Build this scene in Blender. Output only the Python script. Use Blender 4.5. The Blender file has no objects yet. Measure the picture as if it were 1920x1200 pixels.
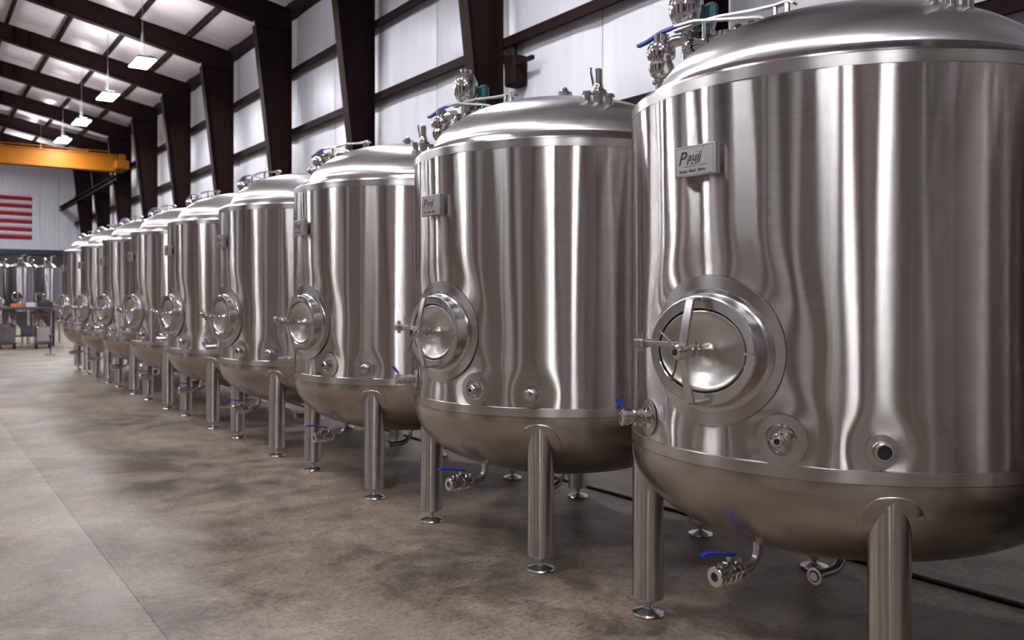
import bpy, math, random
from mathutils import Matrix, Vector
random.seed(7)
PI = math.pi
C = bpy.context.scene.collection
SC = bpy.context.scene

# ------------------------------------------------------------------ camera, world, exposure
PSI = math.radians(35.032)
CAMH = 1.5035
cd = bpy.data.cameras.new('camera'); cam = bpy.data.objects.new('camera', cd); C.objects.link(cam)
cam.location = (0, 0, CAMH); cam.rotation_euler = (PI/2, 0, -PSI)
cd.sensor_width = 36; cd.lens = 36*1625.3/1920; cd.shift_y = -46.8/1920
cd.clip_start = .05; cd.clip_end = 300
cd.dof.use_dof = True; cd.dof.focus_distance = 4.0; cd.dof.aperture_fstop = 3.6
SC.camera = cam
wd = bpy.data.worlds.new('world'); SC.world = wd; wd.use_nodes = True
wd.node_tree.nodes['Background'].inputs[0].default_value = (.5, .5, .55, 1)
wd.node_tree.nodes['Background'].inputs[1].default_value = .05
SC.view_settings.view_transform = 'Standard'; SC.view_settings.look = 'None'
SC.view_settings.gamma = 1; SC.view_settings.exposure = 0.15
SC.view_settings.use_curve_mapping = False
SC.cycles.max_bounces = 10; SC.cycles.glossy_bounces = 6; SC.cycles.diffuse_bounces = 4
SC.cycles.sample_clamp_indirect = 6; SC.cycles.use_denoising = True
SC.cycles.caustics_reflective = True; SC.cycles.blur_glossy = .6
LAMP = 150.0                     # radiance of the high-bay diffusers
W = 9.0                          # distance of the right wall's column line
BAY = .589*W
COL0 = .884*W                    # first column in view
EAVE = .9007*W + CAMH            # rafter top at the column line
SLOPE = .2
XR = 0.5                         # ridge
XL = XR - (W - XR)               # left column line
YB, YE = COL0 - 4*BAY, 6.9*W     # back and end wall
def roof(x): return EAVE + SLOPE*((W - x) if x > XR else (x - XL))

# ------------------------------------------------------------------ materials
def nt(name):
    m = bpy.data.materials.new(name); m.use_nodes = True
    t = m.node_tree; return m, t, t.nodes['Principled BSDF']
def N(t, kind, **kw):
    n = t.nodes.new(kind)
    for k, v in kw.items(): setattr(n, k, v)
    return n
def plain(name, col, rough=.5, metal=0., spec=.5, emit=None):
    m, t, b = nt(name)
    b.inputs['Base Color'].default_value = (*col, 1); b.inputs['Roughness'].default_value = rough
    b.inputs['Metallic'].default_value = metal; b.inputs['Specular IOR Level'].default_value = spec
    if emit:
        b.inputs['Emission Color'].default_value = (*emit[0], 1); b.inputs['Emission Strength'].default_value = emit[1]
    return m
def steel(name, col, rough, aniso=0., rot=.25, grain=0., gscale=(3, 3, 300), mott=.06):
    m, t, b = nt(name)
    b.inputs['Metallic'].default_value = 1
    b.inputs['Anisotropic'].default_value = aniso
    if aniso:
        tg = N(t, 'ShaderNodeTangent', direction_type='RADIAL', axis='Z')
        t.links.new(tg.outputs[0], b.inputs['Tangent']); b.inputs['Anisotropic Rotation'].default_value = rot
    tc = N(t, 'ShaderNodeTexCoord')
    n1 = N(t, 'ShaderNodeTexNoise'); n1.inputs['Scale'].default_value = 2.5; n1.inputs['Detail'].default_value = 5
    t.links.new(tc.outputs['Object'], n1.inputs['Vector'])
    mp = N(t, 'ShaderNodeMapping'); mp.inputs['Scale'].default_value = gscale
    n2 = N(t, 'ShaderNodeTexNoise'); n2.inputs['Scale'].default_value = 1; n2.inputs['Detail'].default_value = 3
    t.links.new(tc.outputs['Object'], mp.inputs[0]); t.links.new(mp.outputs[0], n2.inputs['Vector'])
    ad = N(t, 'ShaderNodeMath', operation='ADD'); t.links.new(n1.outputs[0], ad.inputs[0]); t.links.new(n2.outputs[0], ad.inputs[1])
    mr = N(t, 'ShaderNodeMapRange'); mr.inputs[1].default_value = .6; mr.inputs[2].default_value = 1.4
    mr.inputs[3].default_value = rough*.97; mr.inputs[4].default_value = rough*1.03
    t.links.new(ad.outputs[0], mr.inputs[0]); t.links.new(mr.outputs[0], b.inputs['Roughness'])
    cr = N(t, 'ShaderNodeMapRange'); cr.inputs[1].default_value = .6; cr.inputs[2].default_value = 1.4
    cr.inputs[3].default_value = 1-mott; cr.inputs[4].default_value = 1
    t.links.new(ad.outputs[0], cr.inputs[0])
    mx = N(t, 'ShaderNodeMix', data_type='RGBA', blend_type='MULTIPLY'); mx.inputs[0].default_value = 1
    mx.inputs[6].default_value = (*col, 1); t.links.new(cr.outputs[0], mx.inputs[7])
    t.links.new(mx.outputs[2], b.inputs['Base Color'])
    if grain:
        bp = N(t, 'ShaderNodeBump'); bp.inputs['Strength'].default_value = grain; bp.inputs['Distance'].default_value = .001
        t.links.new(n2.outputs[0], bp.inputs['Height']); t.links.new(bp.outputs[0], b.inputs['Normal'])
    return m
def brushed(name, col, ax, ay, dist='BECKMANN'):
    """directionally brushed steel: ax = blur along the grain's crossing (vertical), ay = blur along the grain"""
    m, t, b = nt(name); t.nodes.remove(b)
    g = N(t, 'ShaderNodeBsdfAnisotropic', distribution=dist)
    an = 1-math.sqrt(ay/ax) if ay <= ax else math.sqrt(ax/ay)-1
    g.inputs['Roughness'].default_value = math.sqrt(math.sqrt(ax*ay)); g.inputs['Anisotropy'].default_value = an
    tg = N(t, 'ShaderNodeTangent', direction_type='RADIAL', axis='Z'); t.links.new(tg.outputs[0], g.inputs['Tangent'])
    tc = N(t, 'ShaderNodeTexCoord'); mp = N(t, 'ShaderNodeMapping'); mp.inputs['Scale'].default_value = (2, 2, 90)
    n = N(t, 'ShaderNodeTexNoise'); n.inputs['Scale'].default_value = 1; n.inputs['Detail'].default_value = 3
    t.links.new(tc.outputs['Object'], mp.inputs[0]); t.links.new(mp.outputs[0], n.inputs['Vector'])
    r = N(t, 'ShaderNodeMapRange'); r.inputs[1].default_value = .35; r.inputs[2].default_value = .65; r.inputs[3].default_value = .95; r.inputs[4].default_value = 1.03
    t.links.new(n.outputs[0], r.inputs[0])
    mx = N(t, 'ShaderNodeMix', data_type='RGBA', blend_type='MULTIPLY'); mx.inputs[0].default_value = 1; mx.inputs[6].default_value = (*col, 1)
    t.links.new(r.outputs[0], mx.inputs[7]); t.links.new(mx.outputs[2], g.inputs['Color'])
    t.links.new(g.outputs[0], t.nodes['Material Output'].inputs[0]); return m
STEEL = (.62, .585, .57)
M = {}
M['shell'] = brushed('brushed_shell_steel', STEEL, .30, .011)
M['band'] = brushed('weld_band_steel', STEEL, .26, .06)
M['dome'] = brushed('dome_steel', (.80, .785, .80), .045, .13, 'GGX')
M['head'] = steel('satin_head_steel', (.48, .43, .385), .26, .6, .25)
M['leg'] = brushed('brushed_leg_steel', STEEL, .26, .03)
M['pad'] = brushed('turned_pad_steel', STEEL, .20, .05)
M['door'] = steel('spun_door_steel', (.66, .62, .59), .33, .6, .25)
M['ring'] = steel('machined_ring_steel', (.68, .65, .64), .2, .4, .25)
M['polish'] = steel('polished_fitting_steel', (.74, .72, .71), .10)
M['satin'] = steel('satin_fitting_steel', (.68, .66, .65), .24)
M['blue'] = plain('blue_handle_plastic', (.012, .035, .32), .3)
M['green'] = plain('dark_green_plastic', (.01, .06, .07), .4)
M['black'] = plain('black_rubber', (.008, .008, .008), .6)
M['ink'] = plain('engraved_ink', (.03, .025, .03), .5)
M['plate'] = steel('nameplate_steel', (.50, .465, .46), .45)
M['iron'] = plain('oxide_primer_steel', (.017, .0085, .008), .6, spec=.06)
M['lamp'] = plain('lamp_diffuser', (1, 1, 1), .4, emit=((.93, .95, 1), LAMP))
M['uplight'] = plain('added_uplight', (1, 1, 1), .4, emit=((.97, .95, 1), LAMP*.75))
M['grey'] = plain('lamp_housing', (.35, .35, .36), .4, .6)
M['crane'] = plain('crane_yellow_paint', (.27, .088, .0015), .5, spec=.2)
M['bench'] = plain('bench_dark', (.05, .045, .06), .5)
M['dull'] = brushed('dull_far_steel', (.30, .28, .29), .30, .03)
M['dark'] = plain('dark_machine', (.03, .03, .033), .4)
M['orange'] = plain('orange_bin', (.55, .18, .06), .5)
M['white'] = plain('white_plastic', (.6, .6, .62), .4)
M['leftwall'] = plain('gloss_white_wall_paint', (.86, .85, .88), .35)
M['dark_strip'] = plain('dark_brown_streak_strip', (.022, .016, .013), .6)
M['red'] = plain('flag_red', (.42, .012, .035), .8)
M['flagwhite'] = plain('flag_white', (.72, .70, .74), .8)
M['navy'] = plain('flag_blue', (.02, .03, .14), .8)

def liner(name, col, rough, sx, bump, dist=.02):
    """white vinyl insulation facing: fine wrinkles running one way"""
    m, t, b = nt(name)
    tc = N(t, 'ShaderNodeTexCoord')
    mp = N(t, 'ShaderNodeMapping'); mp.inputs['Scale'].default_value = sx
    oi = N(t, 'ShaderNodeObjectInfo')
    cb = N(t, 'ShaderNodeVectorMath', operation='ADD')
    rs = N(t, 'ShaderNodeMath', operation='MULTIPLY'); rs.inputs[1].default_value = 40
    t.links.new(oi.outputs['Random'], rs.inputs[0])
    t.links.new(tc.outputs['Object'], mp.inputs[0]); t.links.new(mp.outputs[0], cb.inputs[0]); t.links.new(rs.outputs[0], cb.inputs[1])
    n = N(t, 'ShaderNodeTexNoise'); n.inputs['Scale'].default_value = 1; n.inputs['Detail'].default_value = 4; n.inputs['Distortion'].default_value = .6
    t.links.new(cb.outputs[0], n.inputs['Vector'])
    bp = N(t, 'ShaderNodeBump'); bp.inputs['Strength'].default_value = bump; bp.inputs['Distance'].default_value = dist
    t.links.new(n.outputs[0], bp.inputs['Height']); t.links.new(bp.outputs[0], b.inputs['Normal'])
    rp = N(t, 'ShaderNodeMapRange'); rp.inputs[1].default_value = .3; rp.inputs[2].default_value = .7; rp.inputs[3].default_value = .86; rp.inputs[4].default_value = 1
    t.links.new(n.outputs[0], rp.inputs[0])
    mx = N(t, 'ShaderNodeMix', data_type='RGBA', blend_type='MULTIPLY'); mx.inputs[0].default_value = 1
    mx.inputs[6].default_value = (*col, 1); t.links.new(rp.outputs[0], mx.inputs[7]); t.links.new(mx.outputs[2], b.inputs['Base Color'])
    b.inputs['Roughness'].default_value = rough
    return m
M['wall'] = liner('white_vinyl_wall_liner', (.74, .72, .77), .40, (1, 2.6, .35), .35)
M['roof'] = liner('white_vinyl_roof_liner', (.66, .61, .62), .28, (.35, 2.0, 1), .5, .04)
M['endwall'] = liner('white_end_wall_panel', (.72, .70, .76), .35, (6, 1, .2), .15)
M['lower_wall'] = plain('dark_lower_wall', (.045, .042, .045), .5)

def floor_mat(name, gain, gloss):
    m, t, b = nt(name)
    tc = N(t, 'ShaderNodeTexCoord')
    def noise(sc, det, ro, dist=0.):
        n = N(t, 'ShaderNodeTexNoise'); n.inputs['Scale'].default_value = sc; n.inputs['Detail'].default_value = det
        n.inputs['Roughness'].default_value = ro; n.inputs['Distortion'].default_value = dist
        t.links.new(tc.outputs['Object'], n.inputs['Vector']); return n
    def rng(src, a, b_, c, d):
        r = N(t, 'ShaderNodeMapRange'); r.inputs[1].default_value = a; r.inputs[2].default_value = b_; r.inputs[3].default_value = c; r.inputs[4].default_value = d
        t.links.new(src, r.inputs[0]); return r.outputs[0]
    n1 = noise(.9, 10, .66, .4); n2 = noise(4.2, 10, .72, .8); n3 = noise(38, 6, .7); n4 = noise(11, 9, .75, 1.5)
    cr = N(t, 'ShaderNodeValToRGB'); e = cr.color_ramp.elements
    e[0].position = .40; e[1].position = .62
    e[0].color = (.085*gain, .064*gain, .046*gain, 1); e[1].color = (.37*gain, .295*gain, .23*gain, 1)
    k = e.new(.5); k.color = (.215*gain, .168*gain, .128*gain, 1)
    a = N(t, 'ShaderNodeMath', operation='MULTIPLY_ADD'); a.inputs[1].default_value = .55
    h = N(t, 'ShaderNodeMath', operation='MULTIPLY'); h.inputs[1].default_value = .45
    t.links.new(n1.outputs[0], a.inputs[0]); t.links.new(n2.outputs[0], h.inputs[0]); t.links.new(h.outputs[0], a.inputs[2]); t.links.new(a.outputs[0], cr.inputs[0])
    col = cr.outputs[0]
    for src in (rng(n4.outputs[0], .34, .47, .60, 1), rng(n3.outputs[0], .34, .54, .6, 1.08)):
        mx = N(t, 'ShaderNodeMix', data_type='RGBA', blend_type='MULTIPLY'); mx.inputs[0].default_value = 1
        t.links.new(col, mx.inputs[6]); t.links.new(src, mx.inputs[7]); col = mx.outputs[2]
    t.links.new(col, b.inputs['Base Color'])
    t.links.new(rng(n2.outputs[0], .3, .7, gloss, gloss+.26), b.inputs['Roughness'])
    b.inputs['Specular IOR Level'].default_value = .24
    bp = N(t, 'ShaderNodeBump'); bp.inputs['Strength'].default_value = .3; bp.inputs['Distance'].default_value = .003
    t.links.new(n4.outputs[0], bp.inputs['Height']); t.links.new(bp.outputs[0], b.inputs['Normal'])
    return m
M['floor'] = floor_mat('sealed_concrete', .72, .38); M['floor2'] = floor_mat('older_sealed_concrete', .78, .30)

# ------------------------------------------------------------------ mesh helpers
class MB:
    def __init__(s): s.v = []; s.f = []; s.m = []
    def add(s, vs, fs, T=None, mi=0):
        o = len(s.v)
        s.v += [tuple(T @ Vector(p)) if T else tuple(p) for p in vs]
        s.f += [tuple(i+o for i in f) for f in fs]; s.m += [mi]*len(fs); return s
    def box(s, x0, x1, y0, y1, z0, z1, T=None, bev=0., mi=0):
        if bev <= 0:
            vs = [(x, y, z) for z in (z0, z1) for y in (y0, y1) for x in (x0, x1)]
            fs = [(0, 2, 3, 1), (4, 5, 7, 6), (0, 1, 5, 4), (2, 6, 7, 3), (0, 4, 6, 2), (1, 3, 7, 5)]
            return s.add(vs, fs, T, mi)
        b = bev; vs = []; fs = []
        rings = [(z0, b), (z0+b, 0), (z1-b, 0), (z1, b)]
        for z, i in rings:
            vs += [(x0+b, y0+i, z), (x1-b, y0+i, z), (x1-i, y0+b, z), (x1-i, y1-b, z), (x1-b, y1-i, z), (x0+b, y1-i, z), (x0+i, y1-b, z), (x0+i, y0+b, z)]
        for k in range(3):
            for j in range(8): fs.append((k*8+j, k*8+(j+1) % 8, k*8+8+(j+1) % 8, k*8+8+j))
        fs += [tuple(range(7, -1, -1)), tuple(range(24, 32))]
        return s.add(vs, fs, T, mi)
    def lathe(s, prof, seg=32, T=None, mi=0, sx=1., sy=1.):
        """profile [(radius, height)] turned about local z; radius 0 closes an end"""
        vs = []; fs = []; rows = []
        for r, h in prof:
            if r <= 1e-6: rows.append([len(vs)]); vs.append((0, 0, h))
            else:
                rows.append(list(range(len(vs), len(vs)+seg)))
                vs += [(r*sx*math.cos(2*PI*k/seg), r*sy*math.sin(2*PI*k/seg), h) for k in range(seg)]
        for a, b in zip(rows, rows[1:]):
            for k in range(seg):
                k2 = (k+1) % seg
                if len(a) == 1 and len(b) == 1: continue
                if len(a) == 1: fs.append((a[0], b[k2], b[k]))
                elif len(b) == 1: fs.append((a[k], a[k2], b[0]))
                else: fs.append((a[k], a[k2], b[k2], b[k]))
        return s.add(vs, fs, T, mi)
    def rings(s, rows, closed=True, mi=0, T=None):
        """skin a list of equally long vertex loops"""
        n = len(rows[0]); vs = [p for r in rows for p in r]; fs = []
        for a in range(len(rows)-1):
            for k in range(n if closed else n-1):
                k2 = (k+1) % n; fs.append((a*n+k, a*n+k2, a*n+n+k2, a*n+n+k))
        return s.add(vs, fs, T, mi)
    def tube(s, pts, r, seg=12, T=None, mi=0, flat=None, caps=True):
        """sweep a round (or flat w x t) section along a polyline"""
        P = [Vector(p) for p in pts]; rows = []
        ref = Vector((0, 0, 1)) if flat is None else Vector(flat[2])
        for i, p in enumerate(P):
            d = (P[min(i+1, len(P)-1)] - P[max(i-1, 0)]).normalized()
            rr = r[i] if isinstance(r, (list, tuple)) else r
            u = ref.cross(d)
            if u.length < 1e-3: u = Vector((1, 0, 0)).cross(d)
            if u.length < 1e-3: u = Vector((0, 1, 0)).cross(d)
            u.normalize(); w = d.cross(u)
            if i > 0 and flat is None:
                u = (pu - d*pu.dot(d)).normalized(); w = d.cross(u)
            pu = u
            if flat: a, b = flat[0]/2, flat[1]/2; rows.append([p+u*a+w*b, p-u*a+w*b, p-u*a-w*b, p+u*a-w*b])
            else: rows.append([p+u*rr*math.cos(2*PI*k/seg)+w*rr*math.sin(2*PI*k/seg) for k in range(seg)])
        n = len(rows[0]); o = len(s.v); s.rings(rows, True, mi, T)
        if caps:
            s.f += [tuple(range(o+n-1, o-1, -1)), tuple(range(o+n*(len(rows)-1), o+n*len(rows)))]; s.m += [mi, mi]
        return s
    def mesh(s, name, mats, ang=.55):
        me = bpy.data.meshes.new(name); me.from_pydata([tuple(p) for p in s.v], [], s.f)
        for m in (mats if isinstance(mats, (list, tuple)) else [mats]): me.materials.append(m)
        me.polygons.foreach_set('material_index', s.m)
        me.polygons.foreach_set('use_smooth', [True]*len(s.f))
        me.validate(); me.update(); me.set_sharp_from_angle(angle=ang); return me
def put(name, me, parent=None, loc=(0, 0, 0), rz=0.):
    o = bpy.data.objects.new(name, me); C.objects.link(o); o.location = loc; o.rotation_euler.z = rz
    if parent: o.parent = parent
    return o
def obj(name, mb, mat, parent=None, loc=(0, 0, 0), ang=.55): return put(name, mb.mesh(name, mat, ang), parent, loc)
def empty(name, loc=(0, 0, 0)):
    o = bpy.data.objects.new(name, None); C.objects.link(o); o.location = loc; o.empty_display_size = .2; return o
def tag(o, label=None, cat=None, group=None, kind=None):
    for k, v in (('label', label), ('category', cat), ('group', group), ('kind', kind)):
        if v: o[k] = v
    return o
def copy_tree(o, parent=None):
    c = o.copy(); C.objects.link(c); c.parent = parent
    for ch in list(o.children): copy_tree(ch, c)
    return c

# ------------------------------------------------------------------ the hall
LINE = W + .22                                    # face of the right wall liner
fl = MB(); JX = .94
for a, b, mi in ((XL-.5, JX-.004, 1), (JX+.004, LINE+.3, 0)): fl.add([(a, YB-.3, 0), (b, YB-.3, 0), (b, YE+.3, 0), (a, YE+.3, 0)], [(0, 1, 2, 3)], None, mi)
fl.add([(JX-.004, YB-.3, 0), (JX-.004, YB-.3, -.002), (JX+.004, YB-.3, -.002), (JX+.004, YB-.3, 0), (JX-.004, YE+.3, 0), (JX-.004, YE+.3, -.002), (JX+.004, YE+.3, -.002), (JX+.004, YE+.3, 0)],
       [(0, 4, 5, 1), (1, 5, 6, 2), (2, 6, 7, 3)])
tag(obj('floor', fl, [M['floor'], M['floor2']], ang=.2), 'stained brown grey sealed concrete floor with a long joint', kind='structure')

GZ = [CAMH + W*k for k in (.132, .322, .5126, .7025)]   # girt heights
cols = [COL0 + BAY*k for k in range(-4, 10)]
cols = [y for y in cols if y < YE-.6]
ycell = [YB] + cols[1:] + [YE]

def panel_mesh(name, w, h, bulge, mat, axis):
    """pillowed insulation panel between girts / purlins, in its own local plane"""
    nx, nz = 6, 6; b = MB(); vs = []; fs = []
    for j in range(nz+1):
        for i in range(nx+1):
            u, v = i/nx, j/nz
            d = bulge*(1-(2*u-1)**4)*(1-(2*v-1)**4)
            vs.append((-d, u*w, v*h) if axis == 'x' else (v*h, u*w, -d))
    for j in range(nz):
        for i in range(nx):
            k = j*(nx+1)+i; fs.append((k, k+nx+1, k+nx+2, k+1) if axis == 'x' else (k, k+1, k+nx+2, k+nx+1))
    b.add(vs, fs); return b.mesh(name, mat)
wall_right = empty('wall_right', (LINE, 0, 0)); tag(wall_right, 'white insulated metal side wall behind the tank row', kind='structure')
zs = [0] + GZ + [EAVE+.15]
for j in range(5):
    h = zs[j+1]-zs[j]; me = panel_mesh('panel', BAY/2-.012, h, .05, M['wall'], 'x')
    for y in cols[:-1]:
        for q in (0, 1): put('panel', me, wall_right, (0, y+q*BAY/2+.006, zs[j]))
    last = YE-cols[-1]; me2 = panel_mesh('panel', last-.012, h, .05, M['wall'], 'x'); put('panel', me2, wall_right, (0, cols[-1]+.006, zs[j]))
bk = MB().box(.06, .2, YB, YE, 0, EAVE+.2); obj('backing', bk, M['white'], wall_right)
seam = MB().box(-.008, .0, -.01, .01, 0, EAVE).mesh('seam', plain('seam_tape', (.45, .43, .46), .5))
for y in cols[1:-1]: put('seam_strip', seam, wall_right, (0, y+BAY/2, 0))
def girt(z):
    b = MB(); x0, x1 = -.21, -.01
    b.box(x0, x1, YB, YE, z+.085, z+.1); b.box(x0, x0+.02, YB, YE, z-.1, z+.1); b.box(x0-.05, x0+.02, YB, YE, z-.1, z-.085)
    return b
for z in GZ: obj('girt', girt(z), M['iron'], wall_right)
obj('eave_strut', MB().box(-.24, 0, YB, YE, EAVE-.18, EAVE+.04), M['iron'], wall_right)

ceiling = empty('ceiling', (0, 0, 0)); tag(ceiling, 'white insulated roof underside between dark purlins', kind='structure')
PD = .22
px = [W+.2 - k*1.50*1.05 for k in range(0, 11)]
me_c = None
for k in range(len(px)-1):
    xa, xb = px[k+1], px[k]
    if xa < XR: break
    me_c = panel_mesh('roof_panel', BAY-.01, (xb-xa-.01)*math.hypot(1, SLOPE), .09, M['roof'], 'z')
    for y in cols[:-1]:
        o = put('roof_panel', me_c, ceiling, (xa, y+.005, roof(xa)+PD)); o.rotation_euler.y = math.atan(SLOPE)
    o = put('roof_panel', me_c, ceiling, (xa, cols[-1]+.005, roof(xa)+PD)); o.rotation_euler.y = math.atan(SLOPE)
    o.scale.y = (YE-cols[-1])/(BAY-.01)
pur = MB(); pur.box(-.035, .035, YB, YE, 0, .02); pur.box(-.008, .008, YB, YE, .0, PD); pur.box(-.03, .03, YB, YE, PD-.02, PD)
pme = pur.mesh('purlin', M['iron'])
for k, x in enumerate(px[:-1]):
    if x-.1 > XR: put('purlin', pme, ceiling, (x if k else W+.02, 0, roof(x if k else W+.02)))
r2 = MB(); t = .1
def slab(xa, xb, dz): r2.add([(xa, YB-.3, roof(xa)+dz), (xb, YB-.3, roof(xb)+dz), (xb, YE+.3, roof(xb)+dz), (xa, YE+.3, roof(xa)+dz),
                              (xa, YB-.3, roof(xa)+dz+.1), (xb, YB-.3, roof(xb)+dz+.1), (xb, YE+.3, roof(xb)+dz+.1), (xa, YE+.3, roof(xa)+dz+.1)],
                             [(0, 3, 2, 1), (4, 5, 6, 7), (0, 1, 5, 4), (2, 3, 7, 6), (1, 2, 6, 5), (0, 4, 7, 3)])
slab(XR, W+.5, PD+.06); slab(XL-.5, XR, PD+.02)
obj('roof_deck', r2, M['roof'], ceiling, ang=.1)

def ishape(poly, y, tw, fw, tf, web_t):
    pass
def column_mb():
    """tapered I column: local origin at floor on the outer flange line; inner edge leans inwards with height"""
    b = MB(); top = EAVE-.08; knee = EAVE-.60
    def dep(z): return .33 if z < 3 else .33+(z-3)*(1.02-.33)/(knee-3)
    zz = [0, 3, knee, top]
    inn = [(-dep(z) if z < knee+.01 else -1.02, z) for z in zz]
    # web
    pr = [(0, 0)] + [(0, top)] + [(x, z) for x, z in reversed(inn)]
    n = len(pr)
    b.add([(x, -.006, z) for x, z in pr]+[(x, .006, z) for x, z in pr], [tuple(range(n)), tuple(range(2*n-1, n-1, -1))])
    def flange(p, q, s, w=.15, t=.02):
        b.add([(p[0], -w, p[1]), (p[0], w, p[1]), (q[0], w, q[1]), (q[0], -w, q[1]), (p[0]+s*t, -w, p[1]), (p[0]+s*t, w, p[1]), (q[0]+s*t, w, q[1]), (q[0]+s*t, -w, q[1])],
              [(0, 1, 2, 3), (4, 7, 6, 5), (0, 4, 5, 1), (3, 2, 6, 7), (0, 3, 7, 4), (1, 5, 6, 2)])
    flange((0, 0), (0, top), -1)
    for k in range(2): flange(inn[k], inn[k+1], -1)
    b.box(-.98, -.02, -.15, .15, knee-.01, knee+.01)                     # knee stiffener
    b.box(-.40, .04, -.17, .17, 0, .025)                                 # base plate
    b.box(-.5, -.02, -.14, .14, 4.9, 4.915)
    return b
colme = column_mb().mesh('column', M['iron'], .3)
def rafter_mb(sgn):
    b = MB(); 
    x0, x1 = W-.02, XR
    def bot(x): return roof(x)-.03-(.66+(.50-.66)*(x0-x)/(x0-x1))
    A = [(x0, roof(x0)-.03), (x1, roof(x1)-.03), (x1, bot(x1)), (x0-1.0, bot(x0-1.0)), (x0, bot(x0-1.0)-.05)]
    n = len(A); b.add([(x, -.006, z) for x, z in A]+[(x, .006, z) for x, z in A], [tuple(range(n)), tuple(range(2*n-1, n-1, -1))])
    def fl_(xa, za, xb, zb):
        w = .14; t = .018
        b.add([(xa, -w, za), (xa, w, za), (xb, w, zb), (xb, -w, zb), (xa, -w, za-t), (xa, w, za-t), (xb, w, zb-t), (xb, -w, zb-t)],
              [(0, 1, 2, 3), (4, 7, 6, 5), (0, 4, 5, 1), (3, 2, 6, 7), (0, 3, 7, 4), (1, 5, 6, 2)])
    fl_(x0, roof(x0)-.01, x1, roof(x1)-.01); fl_(x0-1.02, bot(x0-1.02), x1, bot(x1))
    for k in range(1, 5): 
        x = x0-k*2.9; b.box(x-.006, x+.006, -.13, .13, bot(x), roof(x)-.03)
    if sgn < 0: b.v = [(2*XR-x, y, z) for x, y, z in b.v]; b.f = [tuple(reversed(f)) for f in b.f]
    return b
rme = rafter_mb(1).mesh('rafter', M['iron'], .3); rml = rafter_mb(-1).mesh('rafter', M['iron'], .3)
cl = MB(); cb = column_mb(); cl.v = [(-x, y, z) for x, y, z in cb.v]; cl.f = [tuple(reversed(f)) for f in cb.f]; cl.m = cb.m
colml = cl.mesh('column', M['iron'], .3)
ORD = ['first', 'second', 'third', 'fourth', 'fifth', 'sixth', 'seventh', 'eighth', 'ninth', 'tenth', 'eleventh']
nv = 0
for i, y in enumerate(cols[1:]):
    if y < 2: lab = 'dark steel column of the side wall outside the frame, beside the hidden near bays'
    else:
        lab = 'dark red-brown tapered steel column, %s from the right along the white side wall' % ORD[nv]; nv += 1
    c = put('column', colme, None, (W, y, 0)); tag(c, lab, kind='structure', group='tapered wall columns')
    r = put('rafter_beam', rme, c, (-W, 0, 0))
    c2 = put('column', colml, None, (XL, y, 0)); tag(c2, 'dark steel column of the far left wall, seen only in reflections', kind='structure', group='columns of the unseen left wall')
    put('rafter_beam', rml, c2, (-XL, 0, 0))

# left and back walls: only their light and reflections reach the picture
wl = empty('wall_left', (XL-.22, 0, 0)); tag(wl, 'white insulated side wall across the hall, outside the frame', kind='structure')
obj('lining', MB().box(-.2, 0, YB, YE, 0, EAVE+.2), M['leftwall'], wl)
for z in GZ: 
    g = MB().box(.0, .2, YB, YE, z-.1, z+.1); obj('girt', g, M['iron'], wl)
rk = random.Random(3); y = -8.0
while y < YE-4:
    w_ = rk.choice((.6, 1.0, 1.7, 2.8)); gp = rk.choice((.25, .5, .9, 2.0)); h_ = rk.choice((6.5, 7.4))
    obj('streak_strip', MB().box(.0, .26, y, y+w_, 0, h_, bev=.02), M['dark_strip'], wl); y += w_+gp  # dark strips added so the tank shells reflect dark streaks
wb = empty('wall_back', (0, YB, 0)); tag(wb, 'white end wall behind the camera, outside the frame', kind='structure')
def gable(b, y0, y1, xa, xb, z0=0.):
    pr = [(xa, z0), (xb, z0), (xb, roof(xb)+.25)] + ([(XR, roof(XR)+.25)] if xa < XR < xb else []) + [(xa, roof(xa)+.25)]
    n = len(pr); b.add([(x, y0, z) for x, z in pr]+[(x, y1, z) for x, z in pr], [tuple(range(n)), tuple(range(2*n-1, n-1, -1))]+[(k, k+n, (k+1) % n+n, (k+1) % n) for k in range(n)])
    return b
obj('lining', gable(MB(), -.2, 0, XL-.4, W+.4), M['leftwall'], wb)
for x, w_ in ((-7.2, .5), (-6, .4), (-4.9, .7), (-3.4, .35), (-2.7, .3), (-1.4, .5), (-.3, .3), (.9, .6), (2.2, .4), (5.2, 2.2)): obj('streak_strip', MB().box(x-w_, x+w_*.6, 0, .24, 0, 7.2, bev=.02), M['dark_strip'], wb)  # same added dark strips, reflected as streaks in the nearest tank
for x in (-4, 1, 6): obj('wind_post', MB().box(x-.15, x+.15, 0, .3, 0, roof(x)), M['iron'], wb)

we = empty('wall_end', (0, YE, 0)); tag(we, 'white panelled far end wall carrying the striped flag', kind='structure')
obj('lining', gable(MB(), .06, .2, XL-.4, W+.4), M['endwall'], we)
SZ = CAMH+.70*W; DZ = CAMH+.318*W
pw = 1.05
def pan(h): return MB().box(0, pw-.02, -.0, .05, 0, h-.02, bev=.008).mesh('panel', M['endwall'])
pa, pb = pan(SZ-DZ), pan(2.2)
for k in range(7):
    x = W+.15-pw*(k+1); put('panel', pa, we, (x, 0, DZ)); put('panel', pb, we, (x, 0, SZ))
obj('lower_wall', MB().box(XL, W, -.04, .05, 0, DZ-.32), M['lower_wall'], we)  # lower part of the end wall in a darker grey
obj('dark_beam', MB().box(XL, W, -.14, .05, DZ-.32, DZ-.0), M['dark'], we)

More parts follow.
